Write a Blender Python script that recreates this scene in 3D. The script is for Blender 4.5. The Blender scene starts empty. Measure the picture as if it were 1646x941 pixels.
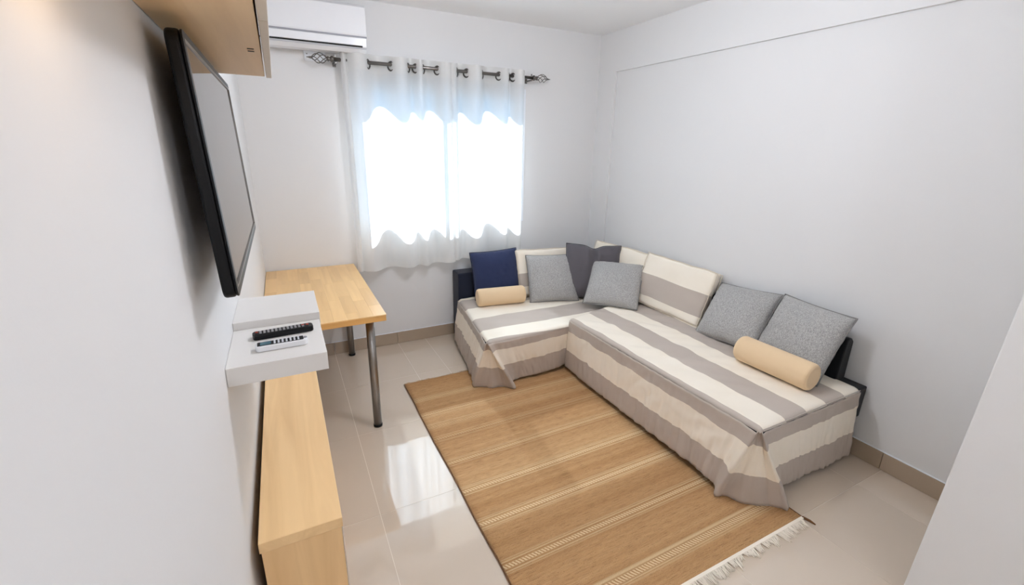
import bpy, bmesh, math, random
from mathutils import Vector, Matrix, noise
random.seed(7)
R = math.radians
scene = bpy.context.scene
COL = scene.collection

# ---------------------------------------------------------------- camera
YAW, PITCH, ROLL = 0.47288948, 0.29131011, 0.01580005
CAM = Vector((0.17663668, -3.63024659, 1.65558669))
FPX, CXP, CYP = 717.0842, 822.9665, 451.3361
def cam_axes():
    cy, sy, cp, sp = math.cos(YAW), math.sin(YAW), math.cos(PITCH), math.sin(PITCH)
    f = Vector((sy*cp, cy*cp, -sp)); r = Vector((cy, -sy, 0)); u = r.cross(f)
    return r*math.cos(ROLL)+u*math.sin(ROLL), -r*math.sin(ROLL)+u*math.cos(ROLL), f
r_, u_, f_ = cam_axes()
cd = bpy.data.cameras.new('camera'); cam = bpy.data.objects.new('camera', cd); COL.objects.link(cam)
M = Matrix((r_, u_, -f_)).transposed().to_4x4(); M.translation = CAM
cam.matrix_world = M
cd.sensor_fit = 'HORIZONTAL'; cd.sensor_width = 36.0; cd.lens = FPX/1646*36
cd.shift_x = -(CXP-823)/1646; cd.shift_y = (CYP-470.5)/1646
cd.clip_start = 0.02
scene.camera = cam

# ---------------------------------------------------------------- world, sun, exposure
W_ = bpy.data.worlds.new('sky'); scene.world = W_; W_.use_nodes = True
bg = W_.node_tree.nodes['Background']
bg.inputs[0].default_value = (0.42, 0.68, 1.0, 1); bg.inputs[1].default_value = 1.7
sd = bpy.data.lights.new('sun', 'SUN'); sd.energy = 22.0; sd.angle = R(0.9); sd.color = (0.87, 0.96, 1.09)
sun = bpy.data.objects.new('sun', sd); COL.objects.link(sun)
sun.rotation_euler = Vector((-0.07, -1.0, -0.90)).to_track_quat('-Z', 'Y').to_euler()
scene.view_settings.view_transform = 'Standard'
scene.view_settings.look = 'None'
scene.view_settings.gamma = 1.0
scene.view_settings.use_curve_mapping = False
scene.view_settings.exposure = 0.30
scene.cycles.use_denoising = True
scene.cycles.max_bounces = 10
scene.cycles.diffuse_bounces = 6
scene.cycles.transparent_max_bounces = 16
scene.cycles.caustics_reflective = False
scene.cycles.caustics_refractive = False
scene.cycles.sample_clamp_indirect = 6.0

# ---------------------------------------------------------------- dimensions
RW, RH = 2.909, 2.6227          # right wall x, ceiling z
YN = -5.3                       # end of the entrance passage behind the camera
BB = 0.1027

# ---------------------------------------------------------------- helpers
def lin(c):
    return tuple(((v/255)/12.92 if v/255 <= 0.04045 else ((v/255+0.055)/1.055)**2.4) for v in c)
def rgba(c): return (*lin(c), 1)

class NT:
    def __init__(s, name):
        s.m = bpy.data.materials.new(name); s.m.use_nodes = True
        s.t = s.m.node_tree; s.b = s.t.nodes['Principled BSDF']; s.out = s.t.nodes['Material Output']
    def n(s, kind, **kw):
        x = s.t.nodes.new(kind)
        for k, v in kw.items(): setattr(x, k, v)
        return x
    def l(s, a, b): s.t.links.new(a, b)
    def math(s, op, a, b=None, c=None):
        x = s.n('ShaderNodeMath', operation=op)
        for i, v in enumerate((a, b, c)):
            if v is None: continue
            if isinstance(v, (int, float)): x.inputs[i].default_value = v
            else: s.l(v, x.inputs[i])
        return x.outputs[0]
    def mix(s, fac, a, b, blend='MIX'):
        x = s.n('ShaderNodeMix', data_type='RGBA', blend_type=blend)
        for sock, v in ((x.inputs[0], fac), (x.inputs[6], a), (x.inputs[7], b)):
            if isinstance(v, (int, float)): sock.default_value = v
            elif isinstance(v, tuple): sock.default_value = v
            else: s.l(v, sock)
        return x.outputs[2]
    def coord(s, which='Object', scale=(1, 1, 1), rot=(0, 0, 0)):
        tc = s.n('ShaderNodeTexCoord'); mp = s.n('ShaderNodeMapping')
        mp.inputs['Scale'].default_value = scale; mp.inputs['Rotation'].default_value = rot
        s.l(tc.outputs[which], mp.inputs[0]); return mp.outputs[0]
    def noise(s, vec, scale=5, detail=3, rough=.5, dist=0):
        x = s.n('ShaderNodeTexNoise'); x.inputs['Scale'].default_value = scale
        x.inputs['Detail'].default_value = detail; x.inputs['Roughness'].default_value = rough
        x.inputs['Distortion'].default_value = dist
        s.l(vec, x.inputs['Vector']); return x.outputs[0]
    def ramp(s, fac, stops):
        x = s.n('ShaderNodeValToRGB'); el = x.color_ramp.elements
        while len(el) < len(stops): el.new(0.5)
        for e, (p, c) in zip(el, stops): e.position = p; e.color = c
        s.l(fac, x.inputs[0]); return x.outputs[0]
    def bump(s, h, strength=.2, dist=.002):
        x = s.n('ShaderNodeBump'); x.inputs['Strength'].default_value = strength
        x.inputs['Distance'].default_value = dist
        s.l(h, x.inputs['Height']); s.l(x.outputs[0], s.b.inputs['Normal'])
    def set(s, color=None, rough=None, metal=None, spec=None, **kw):
        if color is not None:
            if isinstance(color, tuple): s.b.inputs['Base Color'].default_value = color
            else: s.l(color, s.b.inputs['Base Color'])
        if rough is not None: s.b.inputs['Roughness'].default_value = rough
        if metal is not None: s.b.inputs['Metallic'].default_value = metal
        if spec is not None: s.b.inputs['Specular IOR Level'].default_value = spec
        for k, v in kw.items(): s.b.inputs[k.replace('_', ' ')].default_value = v
        return s.m

def plain(name, c, rough=.5, metal=0, spec=.5, var=.04):
    t = NT(name); v = t.noise(t.coord(), 14, 3)
    col = t.mix(v, tuple(x*(1-var) for x in lin(c))+(1,), tuple(min(1, x*(1+var)) for x in lin(c))+(1,))
    return t.set(col, rough, metal, spec)

def paint(name, c):
    t = NT(name); v = t.coord()
    n1 = t.noise(v, 1.4, 3); n2 = t.noise(v, 160, 3)
    a = lin(c); col = t.mix(n1, (*[x*.985 for x in a], 1), (*[min(1, x*1.01) for x in a], 1))
    t.bump(n2, .10, .0015)
    return t.set(col, .75, 0, .25)

def wood(name, c, axis='y', contrast=.10, rough=.35, rnd=0.0):
    t = NT(name)
    sc = {'y': (14, .9, 14), 'x': (.9, 14, 14), 'z': (14, 14, .9)}[axis]
    v = t.coord('Object', sc)
    oi = t.n('ShaderNodeObjectInfo')
    if rnd:
        va = t.n('ShaderNodeVectorMath', operation='ADD'); t.l(v, va.inputs[0])
        cb = t.n('ShaderNodeCombineXYZ')
        for i in range(3): t.l(t.math('MULTIPLY', oi.outputs['Random'], 37.0+i*11), cb.inputs[i])
        t.l(cb.outputs[0], va.inputs[1]); v = va.outputs[0]
    g1 = t.noise(v, 1.3, 5, .55, .6); g2 = t.noise(v, 7, 4, .6, .3)
    a = lin(c)
    dark = (a[0]*(1-contrast*1.2), a[1]*(1-contrast*1.7), a[2]*(1-contrast*2.2), 1)
    lite = (min(1, a[0]*(1+contrast*.45)), min(1, a[1]*(1+contrast*.5)), min(1, a[2]*(1+contrast*.6)), 1)
    col = t.mix(t.ramp(g1, [(.32, (0, 0, 0, 1)), (.68, (1, 1, 1, 1))]), dark, lite)
    col = t.mix(t.math('MULTIPLY', g2, .22), col, dark)
    if rnd:
        k = t.math('MULTIPLY_ADD', oi.outputs['Random'], rnd, 1-rnd*.55)
        cc = t.n('ShaderNodeCombineXYZ')
        t.l(k, cc.inputs[0]); t.l(t.math('POWER', k, 1.25), cc.inputs[1]); t.l(t.math('POWER', k, 1.6), cc.inputs[2])
        col = t.mix(1.0, col, cc.outputs[0], 'MULTIPLY')
    t.bump(g2, .04, .001)
    return t.set(col, rough, 0, .4)

def fabric(name, c, scale=420, var=.08, fleck=None, rough=.9, strength=.35):
    t = NT(name); v = t.coord()
    n1 = t.noise(v, 6, 3); a = lin(c)
    col = t.mix(n1, (*[x*(1-var) for x in a], 1), (*[min(1, x*(1+var)) for x in a], 1))
    weave = t.noise(v, scale, 2, .6)
    if fleck:
        vs = t.coord('Object', (1, 1, .35)); f = t.noise(vs, 330, 3, .7)
        col = t.mix(t.ramp(f, [(.42, (0, 0, 0, 1)), (.60, (1, 1, 1, 1))]), col, rgba(fleck))
    t.bump(weave, strength, .0015)
    m = t.set(col, rough, 0, .15); t.b.inputs['Sheen Weight'].default_value = .15
    return m

def metal(name, c, rough=.3):
    t = NT(name); v = t.coord('Object', (40, 40, 1)); n1 = t.noise(v, 8, 2)
    a = lin(c)
    return t.set(t.mix(n1, (*[x*.9 for x in a], 1), (*[min(1, x*1.08) for x in a], 1)), rough, 1.0)

def tag(o, label=None, cat=None, group=None, kind=None):
    if label: o['label'] = label
    if cat: o['category'] = cat
    if group: o['group'] = group
    if kind: o['kind'] = kind
    return o
def empty(name, loc=(0, 0, 0), rot=(0, 0, 0), parent=None):
    o = bpy.data.objects.new(name, None); COL.objects.link(o)
    o.empty_display_size = .05; o.location = loc; o.rotation_euler = rot
    if parent: o.parent = parent
    return o
def link(name, me, m, parent=None, smooth=False, bevel=0, seg=2, loc=None, rot=None):
    o = bpy.data.objects.new(name, me); COL.objects.link(o)
    if m and not me.materials: me.materials.append(m)
    if parent: o.parent = parent
    if loc: o.location = loc
    if rot: o.rotation_euler = rot
    if smooth:
        for p in me.polygons: p.use_smooth = True
    if bevel:
        b = o.modifiers.new('bevel', 'BEVEL'); b.width = bevel; b.segments = seg; b.limit_method = 'ANGLE'; b.angle_limit = R(40)
        b.harden_normals = False
    return o
def mesh_from(bm, name='m'):
    bmesh.ops.recalc_face_normals(bm, faces=bm.faces)
    me = bpy.data.meshes.new(name); bm.to_mesh(me); bm.free(); return me
def add_box(bm, x0, x1, y0, y1, z0, z1):
    v = [bm.verts.new(p) for p in ((x0, y0, z0), (x1, y0, z0), (x1, y1, z0), (x0, y1, z0), (x0, y0, z1), (x1, y0, z1), (x1, y1, z1), (x0, y1, z1))]
    for f in ((0, 3, 2, 1), (4, 5, 6, 7), (0, 1, 5, 4), (1, 2, 6, 5), (2, 3, 7, 6), (3, 0, 4, 7)):
        bm.faces.new([v[i] for i in f])
    return v
def boxes(name, lst, m, parent=None, bevel=0, seg=2, **kw):
    bm = bmesh.new()
    for b in lst: add_box(bm, *b)
    return link(name, mesh_from(bm), m, parent, bevel=bevel, seg=seg, **kw)
def box(name, b, m, parent=None, bevel=.002, seg=2, **kw): return boxes(name, [b], m, parent, bevel, seg, **kw)
def add_tube(bm, pts, r, n=10, cap=True):
    pts = [Vector(p) for p in pts]; rs = r if isinstance(r, (list, tuple)) else [r]*len(pts)
    rings = []; prev = None
    for i, p in enumerate(pts):
        d = (pts[min(i+1, len(pts)-1)]-pts[max(i-1, 0)]).normalized()
        if prev is None:
            a = Vector((0, 0, 1)) if abs(d.z) < .9 else Vector((1, 0, 0))
            x = d.cross(a).normalized()
        else: x = (prev-d*prev.dot(d)).normalized()
        prev = x; y = d.cross(x)
        rings.append([bm.verts.new(p+(x*math.cos(2*math.pi*k/n)+y*math.sin(2*math.pi*k/n))*rs[i]) for k in range(n)])
    for a, b in zip(rings, rings[1:]):
        for k in range(n): bm.faces.new((a[k], a[(k+1) % n], b[(k+1) % n], b[k]))
    if cap: bm.faces.new(rings[0][::-1]); bm.faces.new(rings[-1])
def tube(name, pts, r, m, parent=None, n=12, smooth=True, **kw):
    bm = bmesh.new(); add_tube(bm, pts, r, n); return link(name, mesh_from(bm), m, parent, smooth, **kw)
def lathe(name, prof, m, parent=None, n=24, axis='z', smooth=True, **kw):
    bm = bmesh.new(); rings = []
    for rr, h in prof:
        ring = []
        for k in range(n):
            a = 2*math.pi*k/n; c, s = rr*math.cos(a), rr*math.sin(a)
            ring.append(bm.verts.new({'z': (c, s, h), 'x': (h, c, s), 'y': (c, h, s)}[axis]))
        rings.append(ring)
    for a, b in zip(rings, rings[1:]):
        for k in range(n): bm.faces.new((a[k], a[(k+1) % n], b[(k+1) % n], b[k]))
    bm.faces.new(rings[0][::-1]); bm.faces.new(rings[-1])
    return link(name, mesh_from(bm), m, parent, smooth, **kw)
def prism(name, poly, axis, a0, a1, m, parent=None, bevel=0, smooth=False, seg=2, **kw):
    # poly: 2-D outline in the plane across the axis
    bm = bmesh.new()
    def P(p, a): return {'x': (a, p[0], p[1]), 'y': (p[0], a, p[1]), 'z': (p[0], p[1], a)}[axis]
    A = [bm.verts.new(P(p, a0)) for p in poly]; B = [bm.verts.new(P(p, a1)) for p in poly]
    n = len(poly)
    for i in range(n): bm.faces.new((A[i], A[(i+1) % n], B[(i+1) % n], B[i]))
    bm.faces.new(A[::-1]); bm.faces.new(B)
    return link(name, mesh_from(bm), m, parent, smooth, bevel, seg, **kw)
def grid_mesh(fn, nu, nv, attrs=None, close_u=False):
    """fn(i,j)->xyz ; attrs {'name': fn(i,j)} point float attributes"""
    vs = [fn(i, j) for j in range(nv+1) for i in range(nu+1)]
    fs = [(j*(nu+1)+i, j*(nu+1)+i+1, (j+1)*(nu+1)+i+1, (j+1)*(nu+1)+i) for j in range(nv) for i in range(nu)]
    me = bpy.data.meshes.new('grid'); me.from_pydata(vs, [], fs); me.update()
    for k, g in (attrs or {}).items():
        at = me.attributes.new(k, 'FLOAT', 'POINT')
        at.data.foreach_set('value', [g(i, j) for j in range(nv+1) for i in range(nu+1)])
    return me
def shade_smooth(me):
    for p in me.polygons: p.use_smooth = True
def smoothstep(a, b, x):
    t = max(0, min(1, (x-a)/(b-a))); return t*t*(3-2*t)
def nz(x, y, z=0): return noise.noise(Vector((x, y, z)))

# ---------------------------------------------------------------- materials
M_WALL = paint('white wall paint', (226, 225, 224))
M_CEIL = paint('ceiling paint', (246, 245, 244))
def tile_mat():
    t = NT('polished beige porcelain'); v = t.coord('Object')
    oi = t.n('ShaderNodeObjectInfo')
    n1 = t.noise(v, 2.2, 5, .6, .4)
    a = lin((210, 194, 175))
    col = t.mix(n1, (*[x*.95 for x in a], 1), (*[x*1.05 for x in a], 1))
    k = t.math('MULTIPLY_ADD', oi.outputs['Random'], .05, .975)
    cc = t.n('ShaderNodeCombineXYZ'); [t.l(k, cc.inputs[i]) for i in range(3)]
    col = t.mix(1.0, col, cc.outputs[0], 'MULTIPLY')
    n2 = t.noise(v, 9, 2); t.bump(n2, .012, .002)
    t.b.inputs['Coat Weight'].default_value = 1.0; t.b.inputs['Coat Roughness'].default_value = .02; t.b.inputs['Coat IOR'].default_value = 1.6
    return t.set(col, .05, 0, .6)
M_TILE = tile_mat()
M_SKIRT = plain('skirting porcelain', (170, 152, 132), .25)
M_GROUT = plain('pale grout', (226, 216, 202), .8)
M_BIRCH = wood('birch board', (238, 202, 150), 'y', .10, .38)
M_BIRCHU = wood('birch panel of the wall cabinet', (245, 212, 166), 'y', .08, .42)  # birch lightened in colour to make up for light missing on the underside
M_BIRCHZ = wood('birch board upright', (236, 198, 146), 'z', .10, .38)
M_STAVE = wood('butcher block stave', (243, 203, 142), 'y', .08, .28, rnd=.14)
M_EDGE = wood('desk edge', (228, 178, 108), 'x', .10, .35)
M_CREAM = plain('cream laminate', (222, 210, 194), .4)
M_WHITE = plain('pale grey laminate', (226, 222, 217), .45, var=.015)
M_STEEL = metal('brushed steel', (150, 146, 142), .32)
M_BLACK = plain('black plastic', (9, 9, 10), .38, spec=.25)
M_BLACKM = plain('satin black plastic', (14, 14, 15), .55, spec=.2)
M_ACW = plain('white glossy plastic', (232, 232, 234), .25, var=.01)
M_ACG = plain('grey plastic strip', (150, 150, 156), .4)
M_DARK = plain('dark slot', (14, 14, 15), .7)
M_ROD = metal('dark nickel', (120, 116, 112), .28)
M_FRAME = plain('white aluminium frame', (235, 238, 242), .35, var=.01)
M_NAVYU = fabric('navy upholstery', (36, 40, 54), 380, .1)
M_BLACKU = fabric('black upholstery', (22, 23, 26), 380, .1)
M_NAVY = fabric('navy cotton', (46, 54, 84), 420, .08)
M_CHAR = fabric('charcoal cotton', (92, 88, 92), 420, .06)
M_GREY = fabric('grey chenille', (146, 144, 142), 260, .05, fleck=(186, 184, 180), strength=.6)
M_BEIGE = fabric('beige microfibre', (226, 198, 160), 420, .04, strength=.15)
M_PIPE_N = fabric('navy piping', (30, 36, 62)); M_PIPE_C = fabric('charcoal piping', (66, 63, 66)); M_PIPE_G = fabric('grey piping', (132, 130, 128))

def stripe_mat(name='striped cotton'):
    """attribute 's': odd whole number bands cream, even bands taupe"""
    t = NT(name)
    at = t.n('ShaderNodeAttribute', attribute_name='s')
    fr = t.math('FRACT', t.math('MULTIPLY', at.outputs['Fac'], .5))      # 0-.5 taupe, .5-1 cream
    v = t.coord('Object')
    edge = t.math('GREATER_THAN', fr, .5)
    n1 = t.noise(v, 5, 3); n3 = t.noise(v, 500, 2, .6)
    taupe = t.mix(n1, rgba((184, 172, 160)), rgba((198, 186, 175)))
    taupe = t.mix(t.math('MULTIPLY', n3, .35), taupe, rgba((164, 152, 142)))
    cream = t.mix(n1, rgba((238, 227, 208)), rgba((246, 238, 224)))
    col = t.mix(edge, taupe, cream)
    t.bump(n3, .3, .001)
    m = t.set(col, .88, 0, .15); t.b.inputs['Sheen Weight'].default_value = .1
    return m
M_STRIPE = stripe_mat()

def curtain_mat(name, tr, body):
    t = NT(name); t.t.nodes.remove(t.b)
    v = t.coord('Object', (900, 900, 900)); w = t.noise(v, 1, 1)
    tp = t.n('ShaderNodeBsdfTransparent'); tl = t.n('ShaderNodeBsdfTranslucent'); df = t.n('ShaderNodeBsdfDiffuse')
    tl.inputs[0].default_value = (.93, .93, .92, 1); df.inputs[0].default_value = (.92, .91, .89, 1)
    a = t.n('ShaderNodeMixShader'); a.inputs[0].default_value = body; t.l(tl.outputs[0], a.inputs[1]); t.l(df.outputs[0], a.inputs[2])
    b = t.n('ShaderNodeMixShader'); t.l(t.math('MULTIPLY_ADD', w, .06, 1-tr-.03), b.inputs[0])
    t.l(tp.outputs[0], b.inputs[1]); t.l(a.outputs[0], b.inputs[2]); t.l(b.outputs[0], t.out.inputs[0])
    return t.m
M_SHEER = curtain_mat('white sheer voile', .055, .42)
M_BAND = curtain_mat('doubled sheer band', .04, .6)
def glass_mat():
    t = NT('window glass'); t.t.nodes.remove(t.b)
    tp = t.n('ShaderNodeBsdfTransparent'); tp.inputs[0].default_value = (.94, .97, .97, 1)
    gl = t.n('ShaderNodeBsdfGlossy'); gl.inputs['Roughness'].default_value = .02
    fr = t.n('ShaderNodeFresnel'); fr.inputs[0].default_value = 1.45
    a = t.n('ShaderNodeMixShader'); t.l(fr.outputs[0], a.inputs[0]); t.l(tp.outputs[0], a.inputs[1]); t.l(gl.outputs[0], a.inputs[2])
    t.l(a.outputs[0], t.out.inputs[0]); return t.m
M_GLASS = glass_mat()
def emit_mat(name, c, s):
    t = NT(name); t.b.inputs['Emission Color'].default_value = (*c, 1); t.b.inputs['Emission Strength'].default_value = s
    return t.set((.9, .9, .9, 1), .5)

# ================================================================ STRUCTURE
# window opening in the back wall
WX0, WX1, WZ0, WZ1 = 0.712, 2.105, 1.03, 2.094
T = 0.15
bm = bmesh.new()
for b in ((-.15, WX0, 0, T, 0, RH), (WX1, RW+.2, 0, T, 0, RH), (WX0, WX1, 0, T, 0, WZ0), (WX0, WX1, 0, T, WZ1, RH)): add_box(bm, *b)
bmesh.ops.remove_doubles(bm, verts=bm.verts, dist=1e-5)
tag(link('wall_back', mesh_from(bm), M_WALL), 'white back wall with the curtained window', 'wall', kind='structure')
tag(box('wall_left', (-.15, 0, YN, T, 0, RH), M_WALL, bevel=0), 'white left wall carrying television and shelves', 'wall', kind='structure')
# right wall: panel set back behind a proud beam and corner column
GZ, GY = 2.298, -0.2407
tag(box('wall_right', (RW+.008, RW+.2, -3.4, 0, 0, RH), M_WALL, bevel=0), 'white right wall panel behind the sofa', 'wall', kind='structure')
bm = bmesh.new()
prof = [(0, 0), (0, RH), (-3.4, RH), (-3.4, GZ), (GY, GZ), (GY, 0)]
A = [bm.verts.new((RW-.012, y, z)) for y, z in prof]; B = [bm.verts.new((RW+.009, y, z)) for y, z in prof]
for i in range(6): bm.faces.new((A[i], A[(i+1) % 6], B[(i+1) % 6], B[i]))
bm.faces.new(A); bm.faces.new(B[::-1])
tag(link('trim_1', mesh_from(bm), M_WALL), 'slightly proud white beam and corner column framing the right wall', 'trim', kind='structure')
tag(box('ceiling', (-.15, RW+.2, YN, T, RH, RH+.12), M_CEIL, bevel=0), 'white ceiling', 'ceiling', kind='structure')
# near wall corner on the right (a passage wall beside the camera)
bm = bmesh.new()
ex = 2.089
pts = [(ex, lambda z: -3.162-.030*z), (RW+.2, lambda z: -3.162-.030*z), (RW+.2, lambda z: YN), (ex, lambda z: YN)]
A = [bm.verts.new((x, f(0), 0)) for x, f in pts]; B = [bm.verts.new((x, f(RH), RH)) for x, f in pts]
for i in range(4): bm.faces.new((A[i], A[(i+1) % 4], B[(i+1) % 4], B[i]))
bm.faces.new(A); bm.faces.new(B[::-1])
tag(link('wall_near', mesh_from(bm), M_WALL, bevel=.004), 'white wall corner in the right foreground', 'wall', kind='structure')
tag(box('wall_end', (-.15, RW+.2, YN-.1, YN, 0, RH), M_WALL, bevel=0), 'white wall closing the entrance passage', 'wall', kind='structure')

# floor: grout bed with separate porcelain tiles
floor = tag(box('floor', (-.15, RW+.2, YN, T, -.1, -.0007), M_GROUT, bevel=0), 'polished beige porcelain tile floor', 'floor', kind='structure')
XS = [0, .41, .925, 1.165, 1.665, 2.165, 2.665, RW+.008]
YS = [0, -.62, -1.205, -1.865, -2.74, -3.4, -4.05, -4.7, YN]
cache = {}
for i in range(len(XS)-1):
    for j in range(len(YS)-1):
        w, d = XS[i+1]-XS[i], YS[j]-YS[j+1]
        key = (round(w, 3), round(d, 3))
        if key not in cache:
            bm = bmesh.new(); g = .0011
            add_box(bm, -w/2+g, w/2-g, -d/2+g, d/2-g, -.008, 0); cache[key] = mesh_from(bm, 'tile')
        link('tile', cache[key], M_TILE, floor, loc=((XS[i]+XS[i+1])/2, (YS[j]+YS[j+1])/2, 0))

# tiled skirting
def skirting(name, label, axis, cuts, fixed, side):
    root = tag(empty(name), label, 'baseboard', kind='structure')
    for a, b in zip(cuts, cuts[1:]):
        lo, hi = min(a, b)+.0012, max(a, b)-.0012
        f0, f1 = sorted((fixed, fixed+side*.011))
        bb = (lo, hi, f0, f1, .0015, BB) if axis == 'x' else (f0, f1, lo, hi, .0015, BB)
        box('tile', bb, M_SKIRT, root, bevel=.0008, seg=1)
    f0, f1 = sorted((fixed, fixed+side*.009))
    lo, hi = min(cuts), max(cuts)
    bb = (lo, hi, f0, f1, BB, BB+.005) if axis == 'x' else (f0, f1, lo, hi, BB, BB+.005)
    box('sealant_bead', bb, M_FRAME, root, bevel=.002)
skirting('baseboard_back', 'beige tile skirting along the back wall', 'x', [0.012, .41, .922, 1.44, 1.95, 2.46, RW-.025], 0, -1)
skirting('baseboard_right', 'beige tile skirting along the right wall', 'y', [GY, -.75, -1.4, -2.06, -2.727, -3.16], RW+.008, -1)
skirting('baseboard_left', 'beige tile skirting along the left wall', 'y', [-.0, -.6, -1.2, -1.87, -2.5, -3.2, -3.9, -4.6, YN], 0, 1)

# window: sliding aluminium window, two sashes
win = tag(empty('window_1', (0, 0, 0)), 'white sliding window behind the sheer curtains', 'window', kind='structure')
def frame_ring(name, x0, x1, z0, z1, wd, y0, y1, m, parent):
    return boxes(name, [(x0, x0+wd, y0, y1, z0, z1), (x1-wd, x1, y0, y1, z0, z1), (x0+wd, x1-wd, y0, y1, z0, z0+wd), (x0+wd, x1-wd, y0, y1, z1-wd, z1)], m, parent, bevel=.002)
frame_ring('window_frame', WX0, WX1, WZ0, WZ1, .018, .03, .12, M_FRAME, win)
frame_ring('casing', WX0-.028, WX1+.028, WZ0-.028, WZ1+.034, .028, -.012, .0, M_FRAME, win)
s1 = frame_ring('sash', WX0+.018, 1.50, WZ0+.018, WZ1-.018, .030, .078, .105, M_FRAME, win)
s2 = frame_ring('sash', 1.36, WX1-.018, WZ0+.018, WZ1-.018, .030, .045, .072, M_FRAME, win)
box('pane', (WX0+.045, 1.475, .089, .093, WZ0+.045, WZ1-.045), M_GLASS, s1, bevel=0)
box('pane', (1.385, WX1-.045, .056, .060, WZ0+.045, WZ1-.045), M_GLASS, s2, bevel=0)

# ================================================================ FILL LAMPS ADDED OUT OF FRAME
LAMPC = (.93, .98, 1.09)
def fill_lamp(x, y, label, power, r=.13, drop=.12):
    """opal globe on a short stem, added unseen as fill light"""
    root = tag(empty('fill_lamp', (x, y, RH)), label, 'lamp')
    lathe('canopy', [(.055, -.0005), (.055, -.018), (.03, -.026)], M_ACW, root, n=28)
    tube('stem', [(0, 0, -.02), (0, 0, -drop)], .008, M_ROD, root)
    n = 20
    lathe('globe', [(max(.002, r*math.sin(math.pi*k/n)), -drop-r+r*math.cos(math.pi*k/n)) for k in range(n+1)],
          emit_mat('fill globe glow', LAMPC, power/(math.pi*4*math.pi*r*r)), root, n=32)
    return root
fill_lamp(1.22, -1.95, 'added white opal globe lamp, unseen fill light for the middle of the room', 32, r=.11, drop=.09)
fill_lamp(.75, -4.65, 'added white opal globe lamp, unseen fill light for the entrance passage', 17)

# ================================================================ BUILT FURNITURE ON THE LEFT
# wall cabinet above the television
UC = tag(empty('wall_cabinet', (0, -2.5, 1.868)), 'birch wall cabinet with cream door hung above the television', 'cabinet')
uy0, uy1 = -.95, .69    # y from -3.45 to -1.81
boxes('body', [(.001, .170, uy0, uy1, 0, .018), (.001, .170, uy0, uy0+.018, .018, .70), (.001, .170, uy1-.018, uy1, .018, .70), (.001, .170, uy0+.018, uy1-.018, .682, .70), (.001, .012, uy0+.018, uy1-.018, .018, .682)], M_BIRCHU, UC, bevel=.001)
for k in range(2):
    a = uy0+k*(uy1-uy0)/2; b = uy0+(k+1)*(uy1-uy0)/2
    d = box('door', (.1735, .190, a+.0015, b-.0015, -.004, .70), M_CREAM, UC, bevel=.0015)
for k in range(2):
    box('connector_slot', (.142, .156, .183+k*.033, .190+k*.033, -.0012, .001), M_DARK, UC, bevel=0)
# warm puck light under the cabinet
PL = tag(empty('puck_light', (.075, -3.06, 1.868)), 'small warm puck light under the wall cabinet', 'lamp')
lathe('ring', [(.032, 0), (.034, -.008), (.026, -.010)], M_STEEL, PL)
lathe('lens', [(.026, -.0085), (.02, -.011), (.002, -.0115)], emit_mat('warm lens', (1, .72, .45), 12), PL)
ld = bpy.data.lights.new('puck_lamp', 'AREA'); ld.shape = 'DISK'; ld.size = .05; ld.energy = .10; ld.color = (1, .70, .45)
lo = bpy.data.objects.new('puck_lamp', ld); COL.objects.link(lo); lo.parent = PL; lo.location = (0, 0, -.016)

# television, tilted on its bracket
TV = tag(empty('television', (.0738, -2.175, 1.352), (0, -.038, 0)), 'black flat screen television mounted on the left wall', 'television')
hw, th = .444, .492
def rrect(w0, w1, h0, h1, r, n=6):
    out = []
    for cx, cy, a0 in ((w1-r, h1-r, 0), (w0+r, h1-r, 90), (w0+r, h0+r, 180), (w1-r, h0+r, 270)):
        for k in range(n+1):
            a = R(a0+90*k/n); out.append((cx+r*math.cos(a), cy+r*math.sin(a)))
    return out
prism('back_shell', rrect(-hw, hw, 0, th, .022), 'x', -.027, -.004, M_BLACK, TV, bevel=.006, seg=3)
# bezel ring
def ring_mesh(o_, i_, x0, x1):
    bm = bmesh.new(); n = len(o_)
    L = [[bm.verts.new((x, *p)) for p in poly] for poly, x in ((o_, x0), (o_, x1), (i_, x1+.0), (i_, x0))]
    for a, b in ((0, 1), (1, 2), (2, 3), (3, 0)):
        for k in range(n): bm.faces.new((L[a][k], L[a][(k+1) % n], L[b][(k+1) % n], L[b][k]))
    return mesh_from(bm)
link('bezel', ring_mesh(rrect(-hw+.001, hw-.001, .001, th-.001, .021), rrect(-hw+.016, hw-.016, .020, th-.016, .004), -.004, 0), M_BLACK, TV, bevel=.001)
link('bezel_trim', ring_mesh(rrect(-hw+.0155, hw-.0155, .0195, th-.0155, .004), rrect(-hw+.019, hw-.019, .023, th-.019, .003), -.003, .0008), M_STEEL, TV)
t_ = NT('screen glass'); M_SCREEN = t_.set((.012, .012, .014, 1), .06, 0, .6)
box('screen', (-.006, -.0022, -hw+.018, hw-.018, .022, th-.018), M_SCREEN, TV, bevel=0)
box('rear_housing', (-.040, -.026, -.30, .30, .03, .30), M_BLACKM, TV, bevel=.005)
box('wall_bracket', (-.052, -.040, -.12, .12, .08, .26), M_BLACKM, TV, bevel=.002)
for k in range(4):
    box('port', (-.034, -.022, -.302-.004, -.298, .10+k*.022, .112+k*.022), M_STEEL, TV, bevel=0)

# floating shelf: low slab and raised slab
FS = tag(empty('floating_shelf', (0, -2.44, 1.073)), 'pale grey floating wall shelf holding two remote controls', 'shelf')
box('slab', (.0005, .234, 0, .262, 0, .050), M_WHITE, FS, bevel=.0012)
box('raised_slab', (.0005, .237, .2625, .505, .0, .073), M_WHITE, FS, bevel=.0012)

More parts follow.
